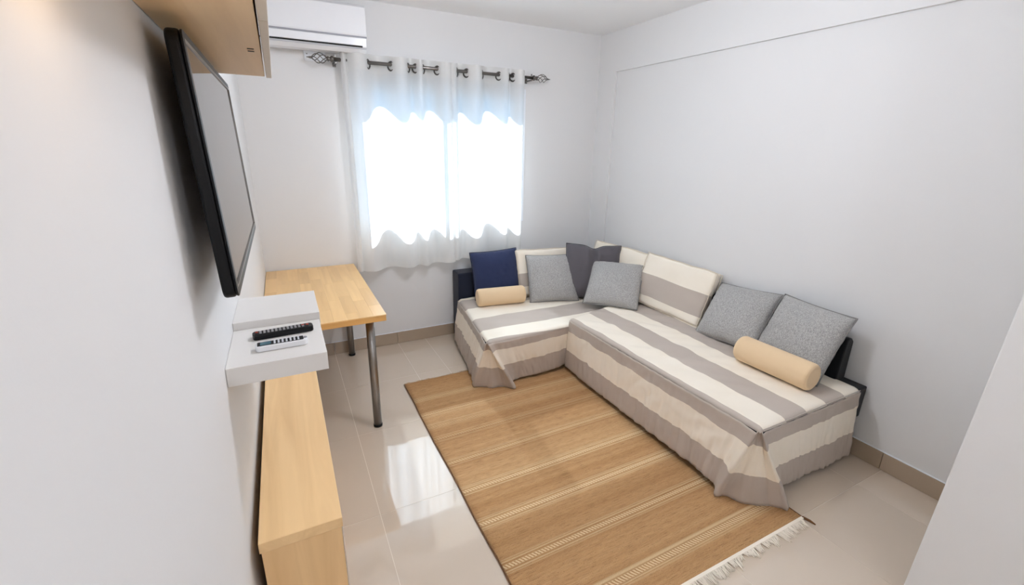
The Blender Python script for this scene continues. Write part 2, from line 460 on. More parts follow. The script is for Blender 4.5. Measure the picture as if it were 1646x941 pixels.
# low cabinet
LC = tag(empty('low_cabinet', (.02, -2.575, 0)), 'long low birch cabinet standing against the left wall', 'cabinet')
box('body', (.004, .194, .003, 1.27, .0, .669), M_BIRCHZ, LC, bevel=.001)
box('top_board', (0, .198, 0, 1.273, .6695, .700), M_BIRCH, LC, bevel=.0015)
for k in range(2):
    box('door', (.1945, .198, .006+k*.635, .636+k*.635, .06, .665), M_CREAM, LC, bevel=.001)

# desk with butcher block top
DK = tag(empty('desk', (0, 0, 0)), 'birch butcher-block desk with steel tube legs in the window corner', 'desk')
top = box('tabletop', (.003, .614, -1.238, -.014, .7115, .743), M_EDGE, DK, bevel=.001)
nrow = 9; x0, x1 = .003, .6155
rw = (x1-x0)/nrow
for i in range(nrow):
    y = -1.2405; off = [.33, .12, .25, .42, .2, .36, .1, .3, .18][i]
    cuts = [y, y+off]
    while cuts[-1] < -.35: cuts.append(cuts[-1]+random.uniform(.30, .46))
    if cuts[-1] > -.08: cuts[-1] = -.012
    else: cuts.append(-.012)
    for a, b in zip(cuts, cuts[1:]):
        bm = bmesh.new(); w, l = rw/2-.00015, (b-a)/2-.00015
        add_box(bm, -w, w, -l, l, -.003, .0033)
        link('stave', mesh_from(bm), M_STAVE, top, bevel=.0004, seg=1, loc=(x0+rw*(i+.5), (a+b)/2, .7467))
for lx, ly in ((.536, -1.150), (.533, -.075), (.075, -1.150), (.075, -.075)):
    lg = lathe('leg', [(.024, .012), (.024, .705)], M_STEEL, DK, n=24, loc=(lx, ly, 0))
    lathe('foot_cap', [(.0265, 0.0002), (.0265, .014), (.0245, .016)], M_BLACK, lg, n=24)
    lathe('mounting_plate', [(.04, .705), (.04, .7112)], M_STEEL, lg, n=24)

# remote controls on the shelf
def remote(label, loc, yaw, ln, wd, ht, m, mpad, mbtn, rows, scr=None):
    root = tag(empty('remote_control', loc, (0, 0, yaw)), label, 'remote control')
    prism('case', rrect(-ln/2, ln/2, -wd/2, wd/2, wd*.28), 'z', 0, ht, m, root, bevel=.003, seg=3)
    pad = prism('keypad', rrect(-ln*.46, ln*.42, -wd*.36, wd*.36, .003), 'z', ht-.001, ht+.0006, mpad, root)
    bm = bmesh.new()
    for i in range(rows):
        for j in range(3):
            cx = -ln*.40+(ln*.76)*(i+.5)/rows; cyy = (j-1)*wd*.22
            if scr and cx < scr: continue
            add_box(bm, cx-ln*.018, cx+ln*.018, cyy-wd*.075, cyy+wd*.075, ht+.0004, ht+.0018)
    tag(link('button', mesh_from(bm), mbtn, pad), kind='stuff')
    return root, pad
M_BTN = plain('grey rubber', (150, 148, 150), .6); M_BTNW = plain('white rubber', (215, 218, 222), .6)
M_RED = plain('red rubber', (170, 60, 40), .6)
M_LCD = plain('lcd window', (60, 100, 112), .2)
rc, pad = remote('black remote control on the floating shelf, behind the white one', (.133, -2.262, 1.1232), R(4), .158, .036, .016, M_BLACK, M_BLACKM, M_BTN, 12)
for sx, mm in ((-.068, M_RED), (.052, M_RED), (.064, M_RED)):
    lathe('power_button', [(.004, .0160), (.004, .0182), (.002, .0187)], mm, pad, n=12, loc=(sx, .003, 0))
rc, pad = remote('white remote control with small display on the floating shelf', (.128, -2.353, 1.1232), R(1.5), .128, .036, .016, M_ACW, M_BLACKM, M_BTNW, 10, scr=-.022)
box('display', (-.052, -.026, -.010, .010, .0164, .0172), M_LCD, pad, bevel=.0003)
lathe('round_button', [(.005, .0158), (.005, .0175), (.003, .018)], M_BTN, rc, n=14, loc=(.058, 0, 0))

# ================================================================ AIR CONDITIONER
AC = tag(empty('air_conditioner', (.41, 0, 2.25)), 'white split air conditioner on the back wall above the curtain rod', 'air conditioner')
L = .395
prism('body', [(-.001, .01), (-.001, .295), (-.16, .295), (-.193, .272), (-.196, .10), (-.190, .035), (-.150, .008), (-.09, .0)], 'x', -L, L, M_ACW, AC, bevel=.006, seg=3)
prism('front_panel', [(-.190, .098), (-.194, .268), (-.165, .290), (-.168, .295), (-.201, .272), (-.205, .110), (-.202, .098)], 'x', -L, L, M_ACW, AC, bevel=.003)
prism('accent_strip', [(-.190, .090), (-.190, .099), (-.203, .099), (-.203, .090)], 'x', -L+.0005, L-.0005, M_ACG, AC, bevel=.001)
prism('outlet_slot', [(-.187, .033), (-.188, .040), (-.1955, .041), (-.1930, .033)], 'x', -L+.03, L-.03, M_DARK, AC)
prism('louver', [(-.188, .040), (-.190, .086), (-.2005, .086), (-.1985, .042)], 'x', -L+.03, L-.03, M_ACW, AC, bevel=.0025)
prism('bottom_lip', [(-.150, .004), (-.184, .024), (-.1885, .022), (-.155, .000)], 'x', -L+.004, L-.004, M_ACW, AC, bevel=.001)

# blank cover plate under the air conditioner
CP = tag(empty('cover_plate', (.485, 0, 2.242)), 'pale grey blank cover plate on the wall under the air conditioner', 'cover plate')
box('plate', (-.068, .068, -.009, -.0005, -.042, .042), M_FRAME, CP, bevel=.003)
for sx in (-.05, .05): lathe('screw', [(.004, -.0105), (.004, -.008)], M_STEEL, CP, axis='y', n=10, loc=(sx, 0, 0))

# ================================================================ CURTAIN ROD AND CURTAINS
RY, RZ = -.10, 2.208
CR = tag(empty('curtain_rod', (1.35, RY, RZ)), 'dark metal curtain rod with wire cage finials above the window', 'curtain rod')
tube('rod', [(-.76, 0, 0), (.80, 0, 0)], .0125, M_ROD, CR, n=16)
for sgn, xb in ((-1, -.76), (1, .80)):
    fx = empty('finial', (xb, 0, 0), (0, 0, 0 if sgn > 0 else math.pi), CR)
    fx.name = 'finial'
    lathe('collar', [(.0145, -.004), (.021, 0), (.021, .012), (.014, .017), (.011, .024), (.018, .032), (.010, .040)], M_ROD, fx, n=16, axis='x')
    for k in range(5):
        pts = []
        for i in range(13):
            u = i/12; a = 2*math.pi*k/5+u*math.pi*1.0
            rr = .029*math.sin(math.pi*min(1, u*1.02))**.8+.004
            pts.append((.036+.100*u, rr*math.cos(a), rr*math.sin(a)))
        tube('wire', pts, .0028, M_ROD, fx, n=6)
    lathe('tip', [(.007, .133), (.008, .140), (.005, .152), (.0015, .168)], M_ROD, fx, n=12, axis='x')
for xb in (-.745, .785):
    br = boxes('bracket', [(xb-.007, xb+.007, .0, .094, -.025, -.0145)], M_ROD, CR, bevel=.002)
    box('bracket_plate', (xb-.011, xb+.011, .094, .0985, -.035, .028), M_ROD, br, bevel=.002)
    box('clamp_screw', (xb-.005, xb+.005, -.004, .004, .0138, .028), M_ROD, br, bevel=.001)

def curtain(label, cr, ends, ztop, zbot, seed):
    """cr: list of (x, side) spans: (x_start, x_end, +1 room side / -1 window side)"""
    path = []
    for (xa, xb, sd) in cr:
        w = xb-xa; amp = min(.074, .42*w+.012)
        n = 18
        for k in range(n):
            u = k/n
            path.append((xa+w*u, RY-sd*amp*math.sin(math.pi*u)**.85 if 0 < u < 1 else RY))
    path.append((cr[-1][1], RY-.01))
    # smooth the path a little
    for _ in range(2):
        path = [path[0]]+[((path[i-1][0]+2*path[i][0]+path[i+1][0])/4, (path[i-1][1]+2*path[i][1]+path[i+1][1])/4) for i in range(1, len(path)-1)]+[path[-1]]
    nu = len(path)-1; nv = 60
    def P(i, j, off=0, z0=zbot, z1=ztop, nn=nv):
        x, y = path[i]; v = j/nn; z = z0+(z1-z0)*v
        d = (ztop-z)/(ztop-zbot)
        drift = .010*d*nz(x*3, d*1.2, seed)+.012*d*nz(x*9, d*.7, seed+5)
        yy = RY+(y-RY)*(1-.18*d)+drift*1.2
        if i in (0, nu): yy = y
        zz = z+(.008*math.sin((y-RY)*30) if z > ztop-.02 else 0)+ (d**8)*(.012*nz(x*4, 3, seed)-.01)
        return (x+drift*.6, yy-off, zz)
    root = empty('sheer_curtain', (0, 0, 0)); tag(root, label, 'curtain', 'sheer window curtains')
    link('sheer_fabric', grid_mesh(lambda i, j: P(i, j), nu, nv), M_SHEER, root, True)
    link('header_band', grid_mesh(lambda i, j: P(i, j, .0015, ztop-.115, ztop-.001, 8), nu, 8), M_BAND, root, True)
    link('hem_band', grid_mesh(lambda i, j: P(i, j, .0015, zbot+.0005, zbot+.045, 5), nu, 5), M_BAND, root, True)
    for k, (xa, sd) in enumerate(ends):
        bm = bmesh.new(); n = 20
        cpts = [(0, .0290*math.cos(2*math.pi*q/n), .0290*math.sin(2*math.pi*q/n)) for q in range(n)]
        for q in range(n):
            pass
        rings = []
        for q in range(n):
            c = Vector(cpts[q]); rad = c.normalized()
            rings.append([bm.verts.new(c+rad*(.0062*math.cos(2*math.pi*m/8))+Vector((1, 0, 0))*(.0042*math.sin(2*math.pi*m/8))) for m in range(8)])
        for q in range(n):
            a, b = rings[q], rings[(q+1) % n]
            for m in range(8): bm.faces.new((a[m], a[(m+1) % 8], b[(m+1) % 8], b[m]))
        link('eyelet', mesh_from(bm), M_ROD, root, True, loc=(xa, RY, RZ-.010), rot=(0, 0, sd*R(38)))
    return root
curtain('left sheer white eyelet curtain panel beside the desk',
        [(.635, .675, 1), (.675, .818, 1), (.818, .979, -1), (.979, 1.102, 1), (1.102, 1.157, -1), (1.157, 1.214, 1), (1.214, 1.324, -1), (1.324, 1.436, 1)],
        [(.675, 1), (.818, -1), (.979, 1), (1.102, -1), (1.157, 1), (1.214, -1), (1.324, 1)], 2.262, .715, 3.1)
curtain('right sheer white eyelet curtain panel above the sofa',
        [(1.414, 1.478, 1), (1.478, 1.559, -1), (1.559, 1.690, 1), (1.690, 1.836, -1), (1.836, 1.925, 1), (1.925, 1.962, -1), (1.962, 2.064, 1)],
        [(1.478, -1), (1.559, 1), (1.690, -1), (1.836, 1), (1.925, -1), (1.962, 1)], 2.262, .735, 8.7)

# ================================================================ RUG
RX0, RX1, RY0, RY1 = .797, 2.182, -2.748, -.745
RUG = tag(empty('woven_rug', ((RX0+RX1)/2, (RY0+RY1)/2, 0)), 'brown jute rug with cream stripes and fringe in front of the sofa', 'rug')
def rug_mat():
    t = NT('jute weave')
    at = t.n('ShaderNodeAttribute', attribute_name='cream'); ad = t.n('ShaderNodeAttribute', attribute_name='tone')
    adash = t.n('ShaderNodeAttribute', attribute_name='dash')
    v = t.coord('Object'); sep = t.n('ShaderNodeSeparateXYZ'); t.l(v, sep.inputs[0])
    warp = t.math('SINE', t.math('MULTIPLY', sep.outputs[0], 2*math.pi/.011))
    weft = t.math('SINE', t.math('MULTIPLY', sep.outputs[1], 2*math.pi/.0075))
    streak = t.noise(t.coord('Object', (1.3, 60, 1)), 2.0, 5, .7)
    streak2 = t.noise(t.coord('Object', (8, 190, 1)), 2.0, 3, .7)
    fine = t.noise(v, 240, 2)
    base = t.mix(ad.outputs['Fac'], rgba((168, 124, 82)), rgba((216, 176, 130)))
    base = t.mix(t.ramp(streak, [(.35, (0, 0, 0, 1)), (.7, (.75, .75, .75, 1))]), base, rgba((196, 152, 104)))
    base = t.mix(t.ramp(streak2, [(.50, (0, 0, 0, 1)), (.70, (.75, .75, .75, 1))]), base, rgba((118, 82, 50)))
    streak3 = t.noise(t.coord('Object', (3.5, 260, 1)), 3.1, 3, .7)
    base = t.mix(t.ramp(streak3, [(.58, (0, 0, 0, 1)), (.72, (.6, .6, .6, 1))]), base, rgba((222, 184, 136)))
    knots = t.noise(t.coord('Object', (60, 170, 1)), 2.0, 1, .5)
    base = t.mix(t.ramp(knots, [(.66, (0, 0, 0, 1)), (.76, (.8, .8, .8, 1))]), base, rgba((92, 62, 38)))
    dn = t.math('SINE', t.math('MULTIPLY_ADD', sep.outputs[0], 2*math.pi/.0155, t.math('MULTIPLY', sep.outputs[1], 260)))
    dmask = t.math('GREATER_THAN', dn, -.25)
    cm = t.math('MULTIPLY', at.outputs['Fac'], t.math('MAXIMUM', t.math('SUBTRACT', 1.0, adash.outputs['Fac']), dmask))
    cm = t.math('MULTIPLY', cm, t.math('MULTIPLY_ADD', streak2, .9, .42))
    col = t.mix(cm, base, rgba((238, 212, 170)))
    h = t.math('ADD', t.math('MULTIPLY', warp, weft), t.math('MULTIPLY', fine, .8))
    col = t.mix(t.math('MULTIPLY_ADD', h, .10, .10), col, rgba((120, 82, 48)))
    t.bump(h, .45, .003)
    return t.set(col, .95, 0, .1)
M_RUG = rug_mat()
groups = [-.99, -1.184, -1.32, -1.45, -1.678, -1.908, -2.13, -2.37, -2.622]
weight = [.55, .6, .35, .45, .6, .95, 1, 1, 1]
random.seed(11)
rows = 400
tone = []; tv = .5
for j in range(rows+1):
    tv += random.uniform(-.16, .16); tv += (.5-tv)*.12; tone.append(max(0, min(1, tv)))
crm, dsh = [0.0]*(rows+1), [0.0]*(rows+1)
for j in range(rows+1):
    y = RY0+(RY1-RY0)*j/rows
    for g, wgt in zip(groups, weight):
        d = abs(y-g)
        if d < .011: crm[j] = wgt; dsh[j] = 1.0
        elif .019 < d < .0245: crm[j] = wgt*.75
        elif .029 < d < .033: crm[j] = wgt*.4
        elif d < .04: tone[j] = max(0, tone[j]-.12)
cxr, cyr = (RX0+RX1)/2, (RY0+RY1)/2
def rugP(i, j):
    u = i/40; y = RY0+(RY1-RY0)*j/rows
    ex = .006*nz(y*5, 1.3)*(1-abs(2*u-1)*0) if i in (0, 40) else 0
    x = RX0+(RX1-RX0)*u
    z = .0075+.0006*math.sin(j*1.7)+.0012*nz(x*3, y*3)
    return (x-cxr+ex, y-cyr, z)
body = link('body', grid_mesh(rugP, 40, rows, {'cream': lambda i, j: crm[j], 'tone': lambda i, j: tone[j], 'dash': lambda i, j: dsh[j]}), M_RUG, RUG, True)
so = body.modifiers.new('thick', 'SOLIDIFY'); so.thickness = .006; so.offset = -1
M_FRC = fabric('cream fringe', (246, 236, 220)); M_FRB = fabric('jute fringe', (188, 154, 112)); M_BIND = fabric('dark jute binding', (112, 78, 50))
def fringe(name, y, sgn, ln, count, m, r, seed):
    rnd = random.Random(seed); bm = bmesh.new()
    k = 0; x = -(RX1-RX0)/2+.004
    step = (RX1-RX0-.008)/count
    while k < count:
        cl = rnd.uniform(-1, 1)*.018; l2 = ln*rnd.uniform(.55, 1.15)
        for q in range(rnd.choice((3, 4, 5))):
            if k >= count: break
            px = x+k*step; l = l2*rnd.uniform(.8, 1.1)
            pts = [(px, y-sgn*.004, .006)]
            for s_ in range(1, 5):
                u = s_/4
                pts.append((px+cl*u+rnd.uniform(-.002, .002), y+sgn*l*u, .006*(1-u)+.0022+rnd.uniform(0, .001)))
            add_tube(bm, pts, [r, r, r, r*.8, r*.5], 4)
            k += 1
    tag(link(name, mesh_from(bm), m, RUG, True), kind='stuff')
fringe('front_fringe', RY0-cyr, -1, .055, 250, M_FRC, .0026, 4)
fringe('back_fringe', RY1-cyr, 1, .026, 220, M_FRB, .0015, 5)
box('end_binding', (-(RX1-RX0)/2, (RX1-RX0)/2, RY0-cyr-.010, RY0-cyr+.004, .0015, .0092), M_FRC, RUG, bevel=.002)
tube('edge_cord', [(RX0-cxr+.006*nz((RY0+(RY1-RY0)*j/40)*5, 1.3), RY0+(RY1-RY0)*j/40-cyr, .0062) for j in range(41)], .0038, M_BIND, RUG, n=6)
tube('edge_cord', [(RX1-cxr+.006*nz((RY0+(RY1-RY0)*j/40)*5, 1.3), RY0+(RY1-RY0)*j/40-cyr, .0062) for j in range(41)], .0038, M_BIND, RUG, n=6)
tube('corner_tassel', [(RX1-cxr, RY0-cyr, .006), (RX1-cxr+.01, RY0-cyr-.03, .006), (RX1-cxr+.012, RY0-cyr-.055, .005)], [.006, .006, .003], M_BIND, RUG, n=6)

# ================================================================ SOFA
SZ_C, SZ_L = .393, .447       # cover heights
SF = tag(empty('corner_sofa', (2.1, -.6, 0)), 'dark L-shaped corner sofa under striped throws in the window corner', 'sofa')
def sp(b): x0, x1, y0, y1, z0, z1 = b; return (x0-2.1, x1-2.1, y0+.6, y1+.6, z0, z1)
box('chaise_base', sp((1.46, 2.86, -1.03, -.175, .045, .24)), M_BLACKU, SF, bevel=.012)
box('chaise_mattress', sp((1.44, 2.86, -1.05, -.175, .241, SZ_C-.008)), M_NAVYU, SF, bevel=.03, seg=3)
box('long_base', sp((2.05, 2.86, -2.53, -1.09, .05, .24)), M_BLACKU, SF, bevel=.012)
box('long_mattress', sp((2.03, 2.76, -2.545, -1.09, .241, SZ_L-.008)), M_NAVYU, SF, bevel=.03, seg=3)
box('backrest', sp((1.432, 2.885, -.17, -.016, .004, .612)), M_NAVYU, SF, bevel=.012, seg=3)
b2 = prism('backrest', [(2.785-2.1, .40), (2.82-2.1, .672), (2.84-2.1, .682), (2.865-2.1, .682), (2.89-2.1, .66), (2.885-2.1, .40)], 'y', -2.475+.6, -.18+.6, M_BLACKU, SF, bevel=.010, seg=3)
prism('side_rail', [(2.76-2.1, .25), (2.76-2.1, .435), (2.900-2.1, .435), (2.890-2.1, .25)], 'y', -2.585+.6, -.18+.6, M_BLACKU, SF, bevel=.008)
for fx, fy in ((1.52, -.95), (1.52, -.25), (2.1, -2.48), (2.8, -2.48), (2.1, -1.2), (2.8, -.3)):
    lathe('foot', [(.022, .0095 if fx < 2.19 and fy < -.74 else .0005), (.026, .05)], M_BLACK, SF, n=14, loc=(fx-2.1, fy+.6, 0))

def cloth_noise(p, a=.004, seed=0):
    return a*(nz(p[0]*7+seed, p[1]*7, p[2]*3)+.5*nz(p[0]*17, p[1]*17+seed, p[2]*9))

def stripe_index(d, bounds, first):
    """piecewise-linear map of a cloth distance to stripe index; bounds ascending, first = index of the band before bounds[0]"""
    if d <= bounds[0]: return first+1-(bounds[0]-d)/.17*1.0 if bounds[0]-d < .17 else first+.001
    for k in range(len(bounds)-1):
        if d <= bounds[k+1]: return first+1+k+(d-bounds[k])/(bounds[k+1]-bounds[k])
    return first+len(bounds)+min(.99, (d-bounds[-1])/.17)

def skirt(name, ctrl, hem_extra, zt, sb, sfirst, parent, seed, sub=10, nv=26, amp=.006):
    """ctrl: list of (Tx,Ty, Bx,By, Bz) ; ruled drape between top edge and hem"""
    pts = []
    for a, b in zip(ctrl, ctrl[1:]):
        n = max(2, int(sub*max(math.hypot(b[0]-a[0], b[1]-a[1]), math.hypot(b[2]-a[2], b[3]-a[3]))/.1))
        for k in range(n): pts.append([a[q]+(b[q]-a[q])*k/n for q in range(5)])
    pts.append(list(ctrl[-1]))
    nu = len(pts)-1
    def P(i, j):
        Tx, Ty, Bx, By, Bz = pts[i]; v = j/nv
        # roll over the top edge, then hang
        e = smoothstep(0, 1, v)*.25+.75*v
        x, y = Tx+(Bx-Tx)*e, Ty+(By-Ty)*e
        z = zt+(Bz-zt)*v
        w = amp*(v**.7)*(nz(i*.23+seed, v*1.6, seed)+.7*nz(i*.55, v*2.4+seed, 2))
        w += .0035*nz(x*30+y*30, z*25, seed)+.004*nz((x+y)*14+z*16, z*5-(x+y)*4, seed+3)*math.sin(math.pi*min(1, v*1.3))
        # normal in plan
        i0, i1 = max(0, i-2), min(nu, i+2)
        dx, dy = (pts[i1][2]+pts[i1][0])-(pts[i0][2]+pts[i0][0]), (pts[i1][3]+pts[i1][1])-(pts[i0][3]+pts[i0][1])
        L_ = math.hypot(dx, dy) or 1
        return (x+w*dy/L_, y-w*dx/L_, z)
    ln = [math.dist(P(i, 0), P(i, nv)) for i in range(nu+1)]
    me = grid_mesh(P, nu, nv, {'s': lambda i, j: stripe_index(j/nv*.42+.012*nz(i*.09, j*.05, seed), sb, sfirst)})
    o = link(name, me, M_STRIPE, parent, True)
    s_ = o.modifiers.new('thick', 'SOLIDIFY'); s_.thickness = .003; s_.offset = -1
    return o, P, nu, nv
def hem(parent, P, nu, nv, zoff=.004):
    pts = [P(i, nv) for i in range(0, nu+1, 2)]
    tube('hem', pts, .0035, M_HEM, parent, n=6)
M_HEM = fabric('taupe hem', (186, 174, 164))

# --- chaise throw
TC = tag(empty('striped_throw', (0, 0, 0)), 'striped taupe and cream throw over the short sofa side under the window', 'throw')
cA, cB, cC = (1.418, -.20), (1.290, -1.105), (1.985, -1.080)
def chaise_top(i, j):
    u, v = i/60, j/60
    xl = cA[0]+(cB[0]-cA[0])*v; yl = cA[1]+(cB[1]-cA[1])*v
    xr = 2.80; yr = -.185+(-1.07+.185)*v
    x, y = xl+(xr-xl)*u, yl+(yr-yl)*u
    e = min(u*1.5/.03, (1-v)*.9/.03)      # rounded rim
    z = SZ_C-(.016*(1-min(1, e))**2)
    z += cloth_noise((x, y, 0), .0045, 3)*min(1, e*.5)+.006*math.sin(math.pi*v)*math.sin(math.pi*min(1, u*2))
    return (x, y, z)
cb_ = [-1.08, -.925, -.70, -.47, -.25]
def chaise_s(i, j):
    x, y, z = chaise_top(i, j)
    y += .018*nz(x*2.2, 4.4)+.01*(x-1.4)
    if x-(cA[0]+(cB[0]-cA[0])*(j/60)) < .045: return .5
    return stripe_index(-y, [-b for b in cb_[::-1]], 0)   # band order along depth
def chaise_s2(i, j):
    x, y, z = chaise_top(i, j)
    x0_ = x-(cA[0]+(cB[0]-cA[0])*(j/60))
    y += .016*nz(x*2.2, 4.4)
    d = -y
    for k, b in enumerate((.25, .47, .70, .925, 1.08)):
        if d < b:
            prev = (0.0, .25, .47, .70, .925)[k]; return k+1+(d-prev)/(b-prev)   # k=0 cream
    return 6+(d-1.08)/.17
o = link('top_panel', grid_mesh(chaise_top, 60, 60, {'s': chaise_s2}), M_STRIPE, TC, True)
s_ = o.modifiers.new('thick', 'SOLIDIFY'); s_.thickness = .003; s_.offset = -1
cz = SZ_C-.014
ctrl = [(1.418, -.19, 1.372, -.215, .03), (1.37, -.55, 1.318, -.57, .03), (1.31, -.96, 1.262, -.90, .028),
        (1.282, -1.088, 1.232, -.995, .016), (1.314, -1.078, 1.290, -1.010, .014), (1.318, -1.080, 1.350, -1.060, .014), (1.320, -1.086, 1.425, -1.074, .014),
        (1.294, -1.114, 1.480, -1.144, .014), (1.302, -1.112, 1.494, -1.132, .016), (1.330, -1.104, 1.500, -1.065, .022), (1.40, -1.104, 1.56, -1.045, .03), (1.62, -1.096, 1.72, -1.055, .036), (1.985, -1.082, 1.985, -1.03, .045)]
o, P, nu, nv = skirt('skirt', ctrl, 0, cz, [.075, .235], 0, TC, 2.3, amp=.011)
hem(TC, P, nu, nv)

# --- long throw
TL = tag(empty('striped_throw', (0, 0, 0)), 'striped taupe and cream throw over the long sofa side along the right wall', 'throw')
lx0, lx1, ly0, ly1 = 1.962, 2.80, -2.597, -1.085
def long_top(i, j):
    u, v = i/56, j/110
    y = ly0+(ly1-ly0)*v
    y_far = -1.085+.20*u         # far end runs slightly back towards the corner
    y = ly0+(y_far-ly0)*v
    x = lx0+(lx1-lx0)*u+.018*(1-v)*(1-u)
    e = min(u*.84/.03, v*1.5/.03, (1-v)*1.5/.03+.35)
    z = SZ_L-.018*(1-min(1, e))**2
    wr = .015*max(0, nz((x+y*.9)*9, (x-y)*2.2, 7))*smoothstep(.35, .7, v)+.009*nz((x*.8+y)*11, (x-y)*2.5, 3)*smoothstep(.5, .1, abs(v-.45))
    z += (cloth_noise((x, y, 0), .003, 9)+wr)*min(1, e*.5)+.006*math.sin(math.pi*v)*math.sin(math.pi*u)
    return (x, y, z)
def long_s(i, j):
    x, y, z = long_top(i, j)
    d = (i/56)*(lx1-lx0)+.010*nz(y*2.3, 8.1)+.004*nz(y*9, 2.2)
    k = (d-.030)/.168
    return 1+k if k > -1 else .01
o = link('top_panel', grid_mesh(long_top, 56, 110, {'s': long_s}), M_STRIPE, TL, True)
s_ = o.modifiers.new('thick', 'SOLIDIFY'); s_.thickness = .003; s_.offset = -1
lz = SZ_L-.016
ctrl = [(1.962, -1.085, 1.968, -1.055, .045), (1.962, -1.25, 1.955, -1.27, .045), (1.964, -1.8, 1.950, -1.80, .050), (1.972, -2.25, 1.952, -2.25, .055), (1.978, -2.50, 1.954, -2.435, .045),
        (1.966, -2.588, 1.913, -2.480, .016), (2.002, -2.574, 1.972, -2.506, .014), (2.006, -2.578, 2.005, -2.572, .012), (2.008, -2.584, 2.060, -2.614, .012), (2.008, -2.588, 2.102, -2.630, .012),
        (1.982, -2.610, 2.150, -2.692, .012), (1.990, -2.606, 2.170, -2.684, .016), (2.020, -2.600, 2.170, -2.61, .03), (2.08, -2.60, 2.24, -2.597, .045), (2.30, -2.60, 2.40, -2.605, .045), (2.60, -2.60, 2.62, -2.603, .034), (2.800, -2.598, 2.850, -2.598, .028)]
o, P, nu, nv = skirt('skirt', ctrl, 0, lz, [.088, .262], 0, TL, 6.1, nv=30, amp=.010)
hem(TL, P, nu, nv)
tube('piping', [(1.99+.0, -2.598, lz+.010), (2.3, -2.599, lz+.013), (2.6, -2.599, lz+.013), (2.795, -2.597, lz+.010)], .003, M_HEM, TL, n=6)

# ================================================================ CUSHIONS
def basis(cx, cy, z, yaw, tilt, roll):
    e = Vector((math.cos(yaw), math.sin(yaw), 0)); n = e.cross(Vector((0, 0, 1)))
    up = Vector((0, 0, 1))*math.cos(tilt)-n*math.sin(tilt)
    e2 = e*math.cos(roll)+up*math.sin(roll); up2 = up*math.cos(roll)-e*math.sin(roll)
    m = Matrix((e2, e2.cross(up2)*-1, up2)).transposed().to_4x4()   # local x right, y into the wall, z up
    m.translation = Vector((cx, cy, z)); return m
def pillow(name, label, cat, pose, w, h, t, m, pipe, group=None, dent=0, wr=.006, seed=1, pinch=.04, mat_attr=None):
    cx, cy, z, yaw, tilt, roll = pose
    root = empty(name); root.matrix_world = basis(cx, cy, z, R(yaw), R(tilt), R(roll))
    tag(root, label, cat, group)
    N = 34
    def outline(u, v):
        # pulled-in sides, pointed corners
        x = u*w/2*(1-pinch*(1-v*v)*abs(u)); zz = v*h/2*(1-pinch*(1-u*u)*abs(v))
        if dent: zz -= dent*math.exp(-((u-.02)/.24)**2)*max(0, v)**2
        return x, zz
    def P(sgn):
        def f(i, j):
            u, v = -1+2*i/N, -1+2*j/N
            x, zz = outline(u, v)
            a = max(0, 1-abs(u)**2.6); b = max(0, 1-abs(v)**2.6)
            th_ = t/2*(a*b)**.52
            n_ = wr*(nz(u*3+seed, v*3, sgn)+.6*nz(u*7, v*7+seed, sgn))*(a*b)**.3
            rim = wr*2.0*nz(u*9+seed*2, v*9, sgn*3)*(1-(a*b))**2*(a*b)**.25
            if dent: th_ -= dent*1.0*math.exp(-(u/.10)**2)*smoothstep(-.5, .9, v)*(a*b)**.3; n_ += .020*math.exp(-((abs(u)-.2)/.09)**2)*smoothstep(-.3, .8, v)*(a*b)**.3
            return (x, -sgn*(th_+n_+rim), zz+h/2)
        return f
    vs, fs = [], []
    bm = bmesh.new()
    for sgn in (1, -1):
        f = P(sgn); g = [[bm.verts.new(f(i, j)) for i in range(N+1)] for j in range(N+1)]
        for j in range(N):
            for i in range(N): bm.faces.new((g[j][i], g[j][i+1], g[j+1][i+1], g[j+1][i]))
    bmesh.ops.remove_doubles(bm, verts=bm.verts, dist=.0006)
    me = mesh_from(bm)
    if mat_attr:
        at = me.attributes.new('s', 'FLOAT', 'POINT'); at.data.foreach_set('value', [mat_attr(v.co.x, v.co.z) for v in me.vertices])
    link('cover', me, m, root, True)
    if pipe:
        pts = []
        K = 24
        for k in range(K): pts.append(outline(-1+2*k/K, -1))
        for k in range(K): pts.append(outline(1, -1+2*k/K))
        for k in range(K): pts.append(outline(1-2*k/K, 1))
        for k in range(K+1): pts.append(outline(-1, 1-2*k/K))
        tube('piping', [(x*1.002, 0, zz+h/2) for x, zz in pts], .0038, pipe, root, n=6)
    return root
